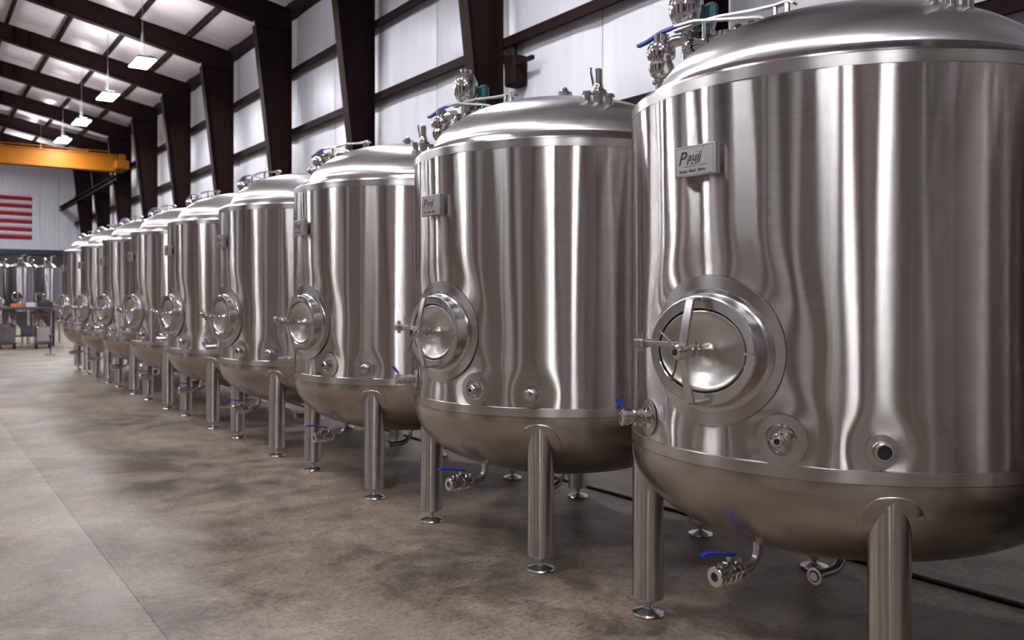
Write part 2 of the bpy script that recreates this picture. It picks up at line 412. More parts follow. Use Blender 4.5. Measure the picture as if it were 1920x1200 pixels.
b = MB(); b.box(-.30, 0, -.42, -.10, -.30, .25, bev=.03); b.box(-.26, -.20, -.9, -.42, .05, .12); b.tube([(-.1, -.2, .25), (-.1, -.15, .62)], .04, 8)
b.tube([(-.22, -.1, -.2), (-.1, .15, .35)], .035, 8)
tag(obj('shadow_smear_shape', b, M['iron'], None, (LINE-.06, 13.0, 5.55)), 'added dark shape for the shadow smear on the white wall right of the second steel column', 'shadow shape')  # dark shape added to stand in for a shadowy smear on the wall
# ------------------------------------------------------------------ flag, crane, lamps
def flag():
    z0, z1 = CAMH+.392*W, CAMH+.689*W; xr, xl = .732*W, .732*W-5.0; n = 11; b = MB(); nx = 40
    def P(i, j): 
        x = xr+(xl-xr)*i/nx; z = z1+(z0-z1)*j/n
        return (x, .01*math.sin(x*4+j*.25), z-.03*(1-i/nx)**2)
    for j in range(n):
        for i in range(nx):
            mi = 2 if (i > nx*.58 and j < 6) else (0 if j % 2 == 0 else 1)
            b.add([P(i, j), P(i+1, j), P(i+1, j+1), P(i, j+1)], [(0, 3, 2, 1)], None, mi)
    o = obj('flag', b, [M['red'], M['flagwhite'], M['navy']], None, (0, YE-.06, 0), 3.)
    tag(o, 'large red and white striped flag hung flat on the far end wall', 'flag')
    md = o.modifiers.new('cloth', 'SOLIDIFY'); md.thickness = .01
flag()
cr = empty('bridge_crane', (0, 4.86*W, CAMH+.638*W)); tag(cr, 'yellow bridge crane spanning the hall below the far rafters', 'crane')
ch = .087*W
g = MB(); g.box(XL+1.3, .90*W, -.22, .22, .06, ch-.06); g.box(XL+1.3, .90*W, -.28, .28, 0, .06); g.box(XL+1.3, .90*W, -.28, .28, ch-.06, ch); obj('girder', g, M['crane'], cr)
e = MB(); e.box(.88*W, .945*W, -.9, .9, .05, .45, bev=.03); e.box(.905*W, .94*W, -.35, .35, .4, .8, bev=.02); obj('end_truck', e, M['crane'], cr)
for yy in (-.7, .7):
    obj('wheel', MB().lathe([(0, -.06), (.14, -.06), (.14, .06), (0, .06)], 16, Matrix.Translation((.915*W, yy, .062)) @ Matrix.Rotation(PI/2, 4, 'Y')), M['dark'], cr)
obj('bus_bar', MB().box(XL+1.5, .86*W, -.3, -.27, ch+.08, ch+.12).box(.3*W, .31*W, -.29, -.28, ch, ch+.1).box(.75*W, .76*W, -.29, -.28, ch, ch+.1), M['crane'], cr)
ry0 = 4.93*W
rw = MB(); rw.box(-.15, .15, ry0, YE, -.02, 0); rw.box(-.01, .01, ry0, YE, -.22, 0); rw.box(-.12, .12, ry0, YE, -.24, -.22); rw.box(-.03, .03, ry0, YE, 0, .02)
tag(obj('runway_beam', rw, M['iron'], None, (.915*W, 0, CAMH+.638*W-.1)), 'dark crane runway beam along the far side wall columns', kind='structure')

def lamp_proto():
    r = empty('high_bay_lamp'); 
    h = MB(); h.box(-.27, .27, -.64, .64, 0, .05, bev=.012)
    for k in range(-7, 8): h.box(-.23, .23, k*.08-.006, k*.08+.006, .05, .09)
    obj('housing', h, M['grey'], r)
    for q in (-1, 1): put('diffuser', MB().box(-.25, .25, q*.31-.29, q*.31+.29, -.02, .0).mesh('diffuser', M['lamp']), r)
    obj('added_uplight', MB().box(-.12, .12, -.55, .55, .09, .094), M['uplight'], r)  # glowing strip added on top to brighten the roof underside
    obj('hanger', MB().tube([(0, 0, .09), (0, 0, 1.15)], .008, 6).tube([(0, -.5, .06), (0, 0, .5), (0, .5, .06)], .004, 5), M['grey'], r)
    return r
lp = lamp_proto(); first = True
def lamp(x, y, lab, grp):
    global first
    o = lp if first else copy_tree(lp); first = False
    z = (CAMH+.732*W+.14 if y < 5*W else CAMH+(.772 if y < 6*W else .865)*W) if x > 0 else roof(x)-1.9
    o.location = (x, y, z); tag(o, lab, 'lamp', grp)
    hg = [c for c in o.children if c.name.startswith('hanger')][0]; hg.scale.z = (roof(x)+PD+.02-z)/1.15
LX = .628*W
for i, yy in enumerate((2.10, 2.97, 3.55, 4.14, 4.68, 5.5, 6.2)):
    names = ['glowing high bay lamp cut off by the top edge beside the third rafter', 'largest fully visible high bay lamp, hanging over the tank row', 'second lit high bay lamp in the hanging line behind the largest one',
             'third lit high bay lamp in the hanging line, above the crane', 'smallest visible high bay lamp, overlapping the yellow crane girder', 'added lamp lighting the end wall, hidden just behind the crane girder', 'added lamp lighting the far end wall from close by, hidden by the crane']
    lamp(LX if i else .65*W, yy*W, names[i], 'high bay lamps over the tank row')  # the last two lamps are added to brighten the far end wall
for k, yy in enumerate((1.17,)):
    lamp(LX, yy*W, ('high bay lamp above the top edge of the frame, over the second tank', 'high bay lamp above the frame, over the nearest tank', 'high bay lamp above and behind the camera, over the row')[k], 'high bay lamps over the tank row')
for k in range(-3, 9):
    y = COL0+BAY*(k+.5)
    if y < YE-1:
        lamp(-1.7, y, 'high bay lamp of the aisle left of the frame, seen only in reflections', 'unseen aisle lamps')
        if k in (-3, 0, 2): lamp(-6.6, y, 'added lamp to brighten the unseen left wall, seen only in reflections', 'added left wall lamps')  # extra lamps added to brighten the left wall for stronger reflected streaks

# ------------------------------------------------------------------ the tanks
R = .949; PITCH = 2.05; TX, TY = 3.4815, 2.3514
Z0 = CAMH - .2996*2.05          # lower end of shell        .889
Z1 = CAMH + .392*2.05           # upper end of shell        2.307
def at(deg, z, r=R):
    """frame on the shell: x along the circumference (growing angle), y up, z outwards"""
    a = math.radians(deg); n = Vector((math.cos(a), math.sin(a), 0)); tt = Vector((-math.sin(a), math.cos(a), 0))
    m = Matrix.Identity(4)
    for i in range(3): m[i][0] = tt[i]; m[i][1] = (0, 0, 1)[i]; m[i][2] = n[i]; m[i][3] = (n*r)[i]
    m[2][3] = z; return m
MW = (183.0, 1.291); P1 = (201.2, .979); P2 = (221.7, .963); VA = (158.9, .983)
DENT = [(*MW, .32, .30, .0045, .10), (*P1, .10, .10, .0035, .06), (*P2, .06, .06, .0035, .055), (*VA, .08, .08, .003, .05)]
def dent(deg, z):
    d = 0
    for a, zz, rx, ry, amp, fall in DENT:
        s = ((deg-a+180) % 360-180)*PI/180*R; e = math.hypot(s/rx, (z-zz)/ry)
        out = max(0, e-1)*min(rx, ry)
        d -= 1.7*amp*math.exp(-(out/fall)**2)
    th = math.radians(deg)
    d += .0007*math.sin(9*th+.6*math.sin(2.1*z))*(.6+.4*math.sin(3*z+2*th)) + .0004*math.sin(23*th+1.7*z) + .00022*math.sin(47*th-2.3*z+1)
    return d
def shell_mb():
    b = MB(); seg = 288; nz = 64; rows = []
    for j in range(nz+1):
        z = Z0+(Z1-Z0)*j/nz; rows.append([((R+dent(360*k/seg, z))*math.cos(2*PI*k/seg), (R+dent(360*k/seg, z))*math.sin(2*PI*k/seg), z) for k in range(seg)])
    return b.rings(rows)
HB = .43; BZ = Z0-.045
def headz(r): return BZ-.012-HB*math.sqrt(max(0, 1-(r/(R-.001))**2.3))**.92
def dome_z(r): return 2.406+.335*(1-(r/.838)**2.3)**.6 if r < .838 else 2.406
tank = empty('storage_tank', (TX, TY, 0))
obj('shell', shell_mb(), M['shell'], tank, ang=1.2)
b = MB(); b.lathe([(R-.004, Z0+.004), (R+.0018, Z0), (R+.0018, BZ), (R-.003, BZ-.004)], 192); obj('lower_weld_band', b, M['band'], tank)
b = MB(); b.lathe([(R-.004, Z1-.004), (R+.002, Z1), (R+.002, 2.350), (R-.002, 2.353), (R-.008, 2.362), (R-.024, 2.375), (.895, 2.391), (.86, 2.405), (.846, 2.412), (.84, 2.411), (.825, 2.400)], 192); obj('shoulder', b, M['band'], tank, ang=.2)
pr = [(.834, 2.39), (.838, 2.404)]
for k in range(1, 41):
    u = k/40; r = .838*math.cos(u*PI/2)**.8 if k < 40 else 0
    pr.append((r, dome_z(r)))
b = MB().lathe(pr, 160); obj('dome', b, M['dome'], tank, ang=1.)
pr = []
for k in range(0, 37):
    r = (R-.002)*math.sin((1-k/36)*PI/2)
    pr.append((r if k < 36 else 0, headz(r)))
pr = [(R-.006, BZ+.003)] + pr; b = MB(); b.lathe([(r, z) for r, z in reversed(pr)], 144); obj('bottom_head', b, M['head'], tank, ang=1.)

# legs -------------------------------------------------------------
RL = .4266*2.05; LR = .0727
def leg(a):
    c = Vector((RL*math.cos(a), RL*math.sin(a), 0)); T = Matrix.Translation(c)
    b = MB(); b.lathe([(.0, .082), (.03, .082), (LR-.004, .078), (LR, .082), (LR, .30)], 32, T)
    rows = []; seg = 32                                # the top is coped to the dished head
    top = []
    for k in range(seg):
        p = c+Vector((LR*math.cos(2*PI*k/seg), LR*math.sin(2*PI*k/seg), 0)); top.append((p.x, p.y, headz(min(p.length, R-.004))+.01))
    rows = [[(c.x+LR*math.cos(2*PI*k/seg), c.y+LR*math.sin(2*PI*k/seg), .30) for k in range(seg)], top]
    b.rings(rows); o = obj('leg', b, M['leg'], tank)
    me = o.data
    # origin on the leg's axis so that the brushed grain runs round it
    me.transform(Matrix.Translation(-c)); o.location = c
    f = MB(); f.lathe([(0, 0), (.074, 0), (.078, .006), (.074, .014), (.05, .022), (.022, .030), (.020, .036), (.0145, .038), (.0145, .09), (0, .09)], 28)
    f.lathe([(.0145, .052), (.023, .052), (.023, .066), (.0145, .066)], 6)
    obj('leveling_foot', f, M['satin'], o)
    d = MB(); seg2 = 36; rr = []; ca, sa = math.cos(a), math.sin(a)
    for ring, off in ((0, .004), (.5, .004), (.96, .004), (1, .001), (1.0, -.004)):   # doubler plate following the head
        row = []
        for k in range(seg2+1):
            th = PI*k/seg2; w = (LR-.01+ (.045+.01)*ring); tx = w*math.cos(th)
            zt = headz(math.hypot(RL+LR*.99, 0)); zc = headz(R-.004)-.20
            # arch: half ellipse above, measured down the head profile
            s = .12*(1-math.sin(th))+(.046*(1-ring))*math.sin(th)+.004
            rad = (R-.002)*math.sin((1-s/.62)*PI/2)**1.0
            rad = max(.5, math.sqrt(max(0, rad*rad)))
            ang = a+tx/rad; rad2 = rad; zz = headz(rad2)
            n = Vector((math.cos(ang)*.6, math.sin(ang)*.6, -.8))
            row.append(Vector((rad2*math.cos(ang), rad2*math.sin(ang), zz))+n*off-c)
        rr.append(row)
    d.rings(rr, closed=False); obj('doubler_plate', d, M['head'], o, ang=.7)
for k in range(4): leg(math.radians(133.96+90*k))

# curved plates welded on the shell ---------------------------------
def oval_pad(deg, z, a0, b0, a1, b1, th, seg=72):
    b = MB(); rows = []
    for f, o in ((0, th), (.25, th), (.5, th), (.75, th), (1, th), (1.006, th*.5), (1.008, -.004)):
        ra, rb = a0+(a1-a0)*f, b0+(b1-b0)*f; row = []
        for k in range(seg):
            t = 2*PI*k/seg; s, u = ra*math.cos(t), rb*math.sin(t); ang = math.radians(deg)+s/R
            row.append(((R+o)*math.cos(ang), (R+o)*math.sin(ang), z+u))
        rows.append(row)
    return b.rings(rows)
def local(mb, T): 
    mb.v = [tuple(T @ Vector(p)) for p in mb.v]; return mb
def framed(name, mb, mat, parent, T, ang=.55):
    """part whose own axes follow the fitting, so turned steel is brushed round the fitting"""
    o = obj(name, mb, mat, parent, ang=ang); o.matrix_local = (parent.matrix_basis.inverted() if parent is not tank else Matrix.Identity(4)) @ T
    return o

mwp = obj('manway', oval_pad(*MW, .205, .17, .318, .290, .003), M['pad'], tank)
TM = at(*MW); A, Bv, DO = .2565, .2116, .046
def surf(x): return math.sqrt(max(0, R*R-x*x))-R
def oval(a, bb, z, seg=72, fol=0.):
    return [(a*math.cos(2*PI*k/seg), bb*math.sin(2*PI*k/seg), z+fol*surf(a*math.cos(2*PI*k/seg))) for k in range(seg)]
b = MB(); b.rings([oval(A+.024, Bv+.028, .002, fol=1), oval(A+.022, Bv+.026, .006, fol=1), oval(A+.010, Bv+.010, .008, fol=1), oval(A+.004, Bv+.004, .013, fol=1), oval(A+.001, Bv+.001, .022, fol=1), oval(A, Bv, DO-.010), oval(A-.002, Bv-.002, DO-.003), oval(A-.007, Bv-.007, DO),
                   oval(A-.040, Bv-.046, DO), oval(A-.043, Bv-.049, DO-.003), oval(A-.044, Bv-.050, DO-.09)])
framed('neck_ring', b, M['ring'], mwp, TM, .4)
b = MB(); rg = [oval(.2145, .1635, DO-.05), oval(.2142, .1632, DO-.016), oval(.200, .149, DO-.016), oval(.19, .14, DO-.05)]; framed('gasket', b.rings(rg), M['black'], mwp, TM)
a0, b0 = .2065, .1555; D2 = DO-.009
rows = [oval(a0, b0, -.03), oval(a0, b0, D2), oval(a0-.002, b0-.002, D2+.004), oval(a0-.006, b0-.006, D2+.005), oval(a0-.011, b0-.011, D2-.001)]
for k in range(1, 13):
    u = 1-k/13; rows.append(oval((a0-.014)*u+.02*(1-u), (b0-.014)*u+.02*(1-u), D2-.003-.034*math.sin((1-u)*PI*.5)**1.3))
rows += [oval(.024, .024, D2-.030), oval(.017, .017, D2-.01), oval(.014, .014, D2+.006)]
framed('door', MB().rings(rows), M['door'], mwp, TM, .8)
b = MB(); b.tube([(0, Bv-.012, DO+.002), (0, Bv-.008, DO+.04), (0, Bv-.018, DO+.052), (0, .12, DO+.070), (0, .03, DO+.088), (0, -.03, DO+.088), (0, -.12, DO+.070), (0, -(Bv-.018), DO+.052), (0, -(Bv-.008), DO+.04), (0, -(Bv-.012), DO+.002)], 0, flat=(.036, .011, (1, 0, 0)))
yk = MB()
pts = [(Bv-.016, DO+.002), (Bv-.012, DO+.040), (Bv-.020, DO+.054), (.12, DO+.074), (.03, DO+.094), (-.03, DO+.094), (-.12, DO+.074), (-(Bv-.020), DO+.054), (-(Bv-.012), DO+.040), (-(Bv-.016), DO+.002)]
rows = []
for i, (u, zz) in enumerate(pts):
    p, q = Vector(pts[max(i-1, 0)]), Vector(pts[min(i+1, len(pts)-1)]); d = (q-p).normalized(); nrm = Vector((d.y, -d.x))
    if i < 1: nrm = Vector((1, 0))
    hw = .018 if 2 < i < 7 else .016
    rows.append([(-hw, u-nrm.x*.006, zz-nrm.y*.006), (hw, u-nrm.x*.006, zz-nrm.y*.006), (hw, u+nrm.x*.006, zz+nrm.y*.006), (-hw, u+nrm.x*.006, zz+nrm.y*.006)])
yk.rings(rows); yk.box(-.012, .03, Bv-.024, Bv-.006, DO, DO+.022, bev=.003); yk.box(-.012, .03, -(Bv-.006), -(Bv-.024), DO, DO+.022)
framed('yoke', yk, M['satin'], mwp, TM)
b = MB(); b.lathe([(.016, -.005), (.016, .050), (.025, .052), (.027, .057), (.025, .062), (.017, .064), (.017, .082), (.026, .084), (.028, .091), (.026, .098), (.018, .100), (.018, .118), (.027, .122), (.030, .130), (.030, .158), (.024, .166), (.028, .170), (.028, .184), (.023, .188), (.0125, .188), (.0125, .176), (0, .176)], 28)
framed('spindle', b, M['polish'], mwp, TM, .5)
b = MB().lathe([(0, .1775), (.012, .1775), (.012, .1885), (.0, .1885)], 4); framed('socket', b, M['black'], mwp, TM)
b = MB()
for dg in (133, 262, 20):
    a = math.radians(dg); u = Vector((math.cos(a), math.sin(a), 0)); b.tube([u*.02+Vector((0, 0, .172)), u*.07+Vector((0, 0, .178)), u*.096+Vector((0, 0, .188)), u*.108+Vector((0, 0, .187))], [.0055, .0045, .005, .007], 10)
framed('wing_handle', b, M['polish'], mwp, TM)
b = MB(); b.box(-.205, -.015, .012, .034, .118, .142, bev=.003); b.box(-.245, -.195, .004, .040, .108, .160, bev=.006); b.lathe([(0, -.012), (.012, -.012), (.012, .06), (0, .06)], 14, Matrix.Translation((-.222, .0, .134)) @ Matrix.Rotation(-PI/2, 4, 'X'))
b.box(-.245, -.222, .008, .036, .01, .120, bev=.003); framed('hinge_arm', b, M['satin'], mwp, TM)
for u0, u1 in ((-.006, .004), (-.052, -.044)): framed('stop_tab', MB().box(A-.05, A-.012, u0, u1, DO-.002, DO+.004), M['satin'], mwp, TM)

# nameplate ---------------------------------------------------------
TP = at(180.9, 2.023)
b = MB(); b.box(-.104, .104, -.060, .060, .026, .036, bev=.003); b.box(-.03, .03, -.045, .045, -.004, .027)
b.box(.092, .104, -.060, .060, .008, .028); b.box(-.104, -.092, -.060, .060, .008, .028)
np_ = obj('nameplate', b, M['plate'], tank); np_.matrix_local = TP
def text_mesh(s, size, shear=.0, bold=.0):
    cu = bpy.data.curves.new('lettering', 'FONT'); cu.body = s; cu.size = size; cu.shear = shear; cu.offset = bold; cu.extrude = .0006; cu.resolution_u = 3
    o = bpy.data.objects.new('lettering', cu); C.objects.link(o)
    me = bpy.data.meshes.new_from_object(o.evaluated_get(bpy.context.evaluated_depsgraph_get())); bpy.data.objects.remove(o); me.materials.clear(); me.materials.append(M['ink']); return me
for s, x, y, size, sh, bo in (('P', -.084, -.012, .074, .3, .0006), ('auij', -.038, .000, .050, .40, .0004), ('_   . \u00b0', .008, .036, .018, .3, .0002), ('ir  o. 2 \u2019', -.040, -.013, .019, .2, .0003), ('Eastry  Eiauil  50Ars', -.078, -.043, .0165, .2, .0002)):
    o = put('lettering', text_mesh(s, size, sh, bo), np_, (x, y, .0363)); o['label'] = 'dark engraved letters'
ul = MB(); ul.tube([(-.055, -.020, .0366), (.01, -.0195, .0366)], 0, flat=(.002, .0006, (0, 0, 1))); ul.tube([(.018, -.019, .0366), (.062, -.0185, .0366)], 0, flat=(.0014, .0006, (0, 0, 1))); obj('lettering', ul, M['ink'], np_)
fr = MB()
for q in ((-.095, .095, -.054, -.0525), (-.095, .095, .0525, .054), (-.095, -.0935, -.054, .054), (.0935, .095, -.054, .054)): fr.box(*q, .0355, .0366)
obj('border', fr, M['satin'], np_)

# ports -------------------------------------------------------------
pt = obj('thermowell_port', oval_pad(*P1, .05, .05, .093, .093, .003, 48), M['pad'], tank)
b = MB(); b.lathe([(.058, .002), (.0585, .006), (.054, .007), (.050, -.004), (.034, -.010), (.024, -.006), (.021, .012), (.021, .03), (.027, .034), (.027, .040), (.022, .044), (.019, .05), (.016, .052), (.011, .052), (.011, .02), (0, .02)], 36)
framed('ferrule', b, M['polish'], pt, at(*P1), .5)
b = MB().lathe([(0, .046), (.0112, .046), (.0112, .030), (0, .030)], 20); framed('bore', b, M['black'], pt, at(*P1))
p2 = obj('lower_port', oval_pad(*P2, .03, .03, .056, .056, .003, 48), M['pad'], tank)
b = MB(); b.lathe([(.036, .002), (.034, .004), (.0315, .010), (.031, .030), (.0325, .034), (.0325, .038), (.030, .040), (.0245, .040), (.0235, .036), (.0235, .0), (0, 0)], 36); framed('ferrule', b, M['satin'], p2, at(*P2), .5)
bore2 = framed('bore', MB().lathe([(0, .034), (.0236, .034), (.0236, .020), (0, .020)], 24), M['black'], p2, at(*P2))
# sample valve at the shell's edge
sv = obj('sample_valve', oval_pad(*VA, .03, .03, .075, .075, .003, 48), M['pad'], tank); TV = at(*VA)
b = MB(); b.lathe([(.055, .002), (.052, .007), (.032, .010), (.026, .014), (.026, .028), (.036, .030), (.036, .040), (.028, .042), (.028, .056), (.035, .058), (.035, .066), (.027, .070), (.027, .086), (.031, .088), (.031, .098), (.026, .100), (.026, .112), (.033, .114), (.033, .122), (.029, .124), (.016, .124), (.016, .10), (0, .10)], 28)
framed('valve_body', b, M['polish'], sv, TV, .5)
b = MB().tube([(0, .024, .105), (0, .045, .112)], .007, 10); framed('stem', b, M['polish'], sv, TV)
b = MB().tube([(0, .036, .106), (-.004, .050, .116), (-.010, .072, .134), (-.012, .080, .142)], 0, flat=(.016, .006, (1, 0, 0))); framed('handle', b, M['blue'], sv, TV)['label'] = 'blue lever handle'

# drain and outlet underneath ----------------------------------------
dx, dz = -.595, .385
dv = obj('drain_pipe', MB().tube([(dx, 0, headz(.595)+.02), (dx, 0, .46), (dx-.004, 0, .432), (dx-.018, 0, .408), (dx-.04, 0, .392), (dx-.065, 0, dz), (dx-.10, 0, dz)], .0185, 14), M['satin'], tank)
TD = Matrix.Translation((dx-.095, 0, dz)) @ Matrix.Rotation(-PI/2, 4, 'Y')
b = MB(); b.lathe([(.019, 0), (.034, .002), (.036, .008), (.034, .014), (.026, .016), (.026, .024), (.037, .028), (.037, .040), (.030, .044), (.030, .058), (.040, .062), (.041, .074), (.036, .078), (.036, .086), (.041, .090), (.040, .102), (.031, .106), (.031, .116), (.038, .120), (.038, .132), (.029, .136), (.029, .146), (.041, .150), (.041, .160), (.038, .164), (.0185, .164), (.0185, .12), (0, .12)], 32, TD)
b.tube([(dx-.175, 0, dz+.03), (dx-.175, 0, dz+.075)], .009, 10); b.box(dx-.20, dx-.15, -.014, .014, dz+.034, dz+.05, bev=.003)
for q in (.008, .034, .126): b.lathe([(0, -.012), (.007, -.012), (.007, .012), (0, .012)], 10, Matrix.Translation((dx-.095-q, .0, dz+.042)) @ Matrix.Rotation(PI/2, 4, 'X'))
obj('drain_valve', b, M['polish'], dv, ang=.5)
obj('bore', MB().lathe([(0, .160), (.0187, .160), (.0187, .14), (0, .14)], 24, TD), M['black'], dv)
b = MB(); b.tube([(dx-.150, .0, dz+.073), (dx-.19, 0, dz+.078), (dx-.25, .004, dz+.093), (dx-.30, .006, dz+.098), (dx-.325, .006, dz+.094)], 0, flat=(.026, .009, (0, 0, 1)))
obj('handle', b, M['blue'], dv)['label'] = 'blue lever handle'
b = MB(); b.tube([(0, 0, headz(0)+.01), (0, 0, .36), (-.006, 0, .325), (-.025, 0, .295), (-.055, 0, .276), (-.09, 0, .27), (-.22, 0, .27)], .020, 14)
for zz in (.395, .37): b.lathe([(.026, -.006), (.038, -.005), (.038, .005), (.026, .006)], 20, Matrix.Translation((0, 0, zz)))
b.lathe([(.026, -.006), (.038, -.005), (.038, .005), (.026, .006)], 20, Matrix.Translation((-.21, 0, .27)) @ Matrix.Rotation(PI/2, 4, 'Y'))
b.box(.03, .06, -.012, .012, .36, .40, bev=.004); obj('bottom_outlet', b, M['satin'], tank)

# fittings on the dome -----------------------------------------------
def clamp(b, p, ax, r, h=.014):
    T = Matrix.Translation(p) @ ax; b.lathe([(r*.7, -h), (r, -h*.7), (r*1.06, 0), (r, h*.7), (r*.7, h)], 20, T)
I4 = Matrix.Identity(4); RX = Matrix.Rotation(PI/2, 4, 'X'); RY = Matrix.Rotation(PI/2, 4, 'Y')
x, y = -.55, .60; zb = dome_z(math.hypot(x, y))
b = MB(); T = Matrix.Translation((x, y, zb-.02))
b.lathe([(.028, 0), (.028, .05), (.042, .052), (.042, .066), (.030, .070), (.034, .076), (.050, .090), (.058, .112), (.060, .134), (.050, .154), (.046, .164), (.064, .170), (.068, .184), (.066, .218), (.056, .236), (.036, .246), (.036, .258), (.036, .280), (.022, .286), (0, .288)], 28, T)
b.tube([(x, y, zb+.19), (x+.02, y-.07, zb+.22), (x+.04, y-.12, zb+.22)], .028, 14)
rv = obj('relief_valve', b, M['polish'], tank, ang=.5)
b = MB(); zc = 2.655
b.tube([(x+.04, y-.11, zc-.02), (x+.06, y-.17, zc), (x+.09, .12, zc), (-.44, .04, zc-.01), (-.43, .0, zc-.05), (-.43, -.01, dome_z(.43)-.01)], .026, 14)
b.tube([(x+.075, .28, zc+.03), (x+.075, .28, dome_z(.55)-.02)], .030, 14)
b.tube([(-.33, .47, zc+.02), (-.33, .47, dome_z(.575)-.02)], .034, 14)
b.tube([(-.33, .47, zc), (-.50, .40, zc)], .024, 12)
for p, ax, r in (((x+.052, y-.15, zc-.004), RX, .042), ((x+.066, y-.24, zc), RX, .042), ((x+.08, .20, zc), RX, .042), ((x+.09, .13, zc), RX, .042), ((x+.075, .28, zc-.07), I4, .044), ((-.33, .47, zc-.04), I4, .046), ((-.33, .47, zc+.012), I4, .046), ((-.43, -.005, zc-.05), I4, .04)): clamp(b, p, ax, r)
b.lathe([(.036, 0), (.040, .02), (.036, .05), (.012, .062), (.012, .08), (0, .08)], 20, Matrix.Translation((-.33, .47, zc+.02)))
obj('pipe_manifold', b, M['polish'], rv, ang=.5)
b = MB(); zl = 2.745
b.tube([(-.56, .50, zl), (-.555, .38, zl-.004), (-.55, .20, zl-.042), (-.55, .05, zl-.074), (-.55, .01, zl-.084), (-.55, -.01, zl-.10), (-.55, -.012, dome_z(.55)-.01)], 0, flat=(.022, .010, (.15, 0, 1)))
b.tube([(-.553, .33, zl-.01), (-.553, .33, zc)], .009, 8)
al = obj('lever_arm', b, M['satin'], tank)
b = MB(); b.tube([(-.557, .47, zl+.002), (-.565, .58, zl-.006), (-.57, .68, zl-.032), (-.572, .735, zl-.038)], 0, flat=(.022, .012, (.1, 0, 1))); obj('handle', b, M['blue'], al)['label'] = 'blue lever handle'
b = MB(); z2 = 2.80
b.tube([(-.42, .64, z2-.02), (-.405, .50, z2-.008), (-.398, .36, z2-.014), (-.395, .18, z2-.036), (-.39, .06, z2-.044), (-.388, .0, z2-.042), (-.388, -.03, z2-.06)], 0, flat=(.030, .009, (.1, 0, 1)))
b.tube([(-.39, .07, z2-.046), (-.39, .07, dome_z(.39)-.01)], .010, 10); b.tube([(-.388, .01, z2-.044), (-.388, .01, dome_z(.4)-.01)], .013, 10)
b.tube([(-.40, .40, z2-.018), (-.39, .45, zc)], .008, 8)
obj('lever_arm', b, M['satin'], tank)
b = MB(); x, y = -.32, .66; zb = dome_z(math.hypot(x, y)); sp = zb+.36
b.tube([(x, y, zb-.02), (x, y, sp-.08)], .022, 14); clamp(b, (x, y, zb+.06), I4, .038); clamp(b, (x, y, sp-.10), I4, .038)
b.lathe([(0, -.105), (.02, -.103), (.045, -.092), (.068, -.068), (.082, -.030), (.086, .012), (.078, .056), (.058, .090), (.034, .108), (.030, .112), (.040, .118), (.040, .130), (.02, .138), (0, .138)], 28, Matrix.Translation((x, y, sp)))
sg = obj('spray_ball_housing', b, M['polish'], tank, ang=.7)
b = MB(); b.box(x+.07, x+.13, y-.11, y-.03, sp-.07, sp+.03, bev=.02); b.tube([(x+.10, y-.07, sp-.05), (x+.10, y-.07, sp-.15)], .018, 10); b.tube([(x+.10, y-.07, sp-.1), (x+.02, y-.01, sp-.1)], .012, 8); obj('actuator', b, M['green'], sg)['label'] = 'dark green actuator'
b = MB(); x, y = -.13, -.19; zb = dome_z(math.hypot(x, y))
b.lathe([(.03, -.02), (.03, .014), (.042, .016), (.042, .028), (.03, .032), (.022, .04), (.016, .055), (.008, .06), (0, .062)], 24, Matrix.Translation((x, y, zb))); b.box(x+.028, x+.05, y-.01, y+.01, zb+.012, zb+.034)
obj('vent_cap', b, M['polish'], tank)
b = MB(); x, y = -.21, -.60; zb = dome_z(math.hypot(x, y))-.02
b.lathe([(.030, -.03), (.030, .06), (.048, .062), (.052, .07), (.048, .082), (.030, .086), (.030, .11), (.026, .12), (.022, .125), (.022, .20), (.018, .206), (0, .208)], 26, Matrix.Translation((x, y, zb)))
for s in (-1, 1):
    q = (x+s*.045, y-s*.045); b.lathe([(.022, -.03), (.022, .05), (.032, .052), (.032, .066), (.022, .07), (0, .07)], 20, Matrix.Translation((q[0], q[1], zb-s*.01)))
b.tube([(x-.02, y+.02, zb+.11), (x-.03, y+.03, zb+.19), (x-.03, y+.03, zb+.215)], .007, 8)
obj('sight_valve', b, M['polish'], tank, ang=.5)

GT = 'row of brushed steel storage tanks'
LBL = ['nearest brushed steel tank, cut by the right edge, lower port open and black',
       'second brushed steel tank from the right, blue handle on its dome, lower port capped',
       'third brushed steel tank from the right, fully inside the frame between its neighbours',
       'fourth brushed steel tank from the right in the receding row',
       'fifth brushed steel tank from the right, the middle of the receding row',
       'sixth brushed steel tank from the right, fourth from the far end',
       'seventh brushed steel tank from the right, third from the far end',
       'eighth brushed steel tank from the right, second from the far end',
       'farthest brushed steel tank, last on the left in the receding row']
def cap(p):
    o = framed('cap', MB().lathe([(.0, .046), (.024, .046), (.030, .043), (.0335, .040), (.0335, .032)], 28), M['satin'], p, at(*P2)); return o
tag(tank, LBL[0], 'tank', GT)
others = []
for k in range(1, 9):
    t = copy_tree(tank); t.location = (TX, TY+PITCH*k, 0); tag(t, LBL[k], 'tank', GT); others.append(t)
t = copy_tree(tank); t.location = (TX, TY-PITCH, 0); tag(t, 'brushed steel tank just outside the right edge, a dark reflection in its neighbour', 'tank', GT); others.append(t)
for k, t in enumerate(others):
    for c in list(t.children):
        if k and c.name.startswith('spray_ball_housing'):
            for q in list(c.children): bpy.data.objects.remove(q)
            bpy.data.objects.remove(c)
    p = [c for c in t.children if c.name.startswith('lower_port')][0]
    for c in list(p.children):
        if c.name.startswith('bore'): bpy.data.objects.remove(c)
    o = cap(p); o.matrix_local = at(*P2)

# hose along the floor behind the row
hz = MB(); hp = []
for k in range(60):
    y = -1+k*.4; hp.append((4.37+.025*math.sin(y*.7), y, .0135))
hz.tube(hp, .0135, 8); tag(obj('floor_hose', hz, M['black']), 'black hose lying on the floor behind the tank row', 'hose')

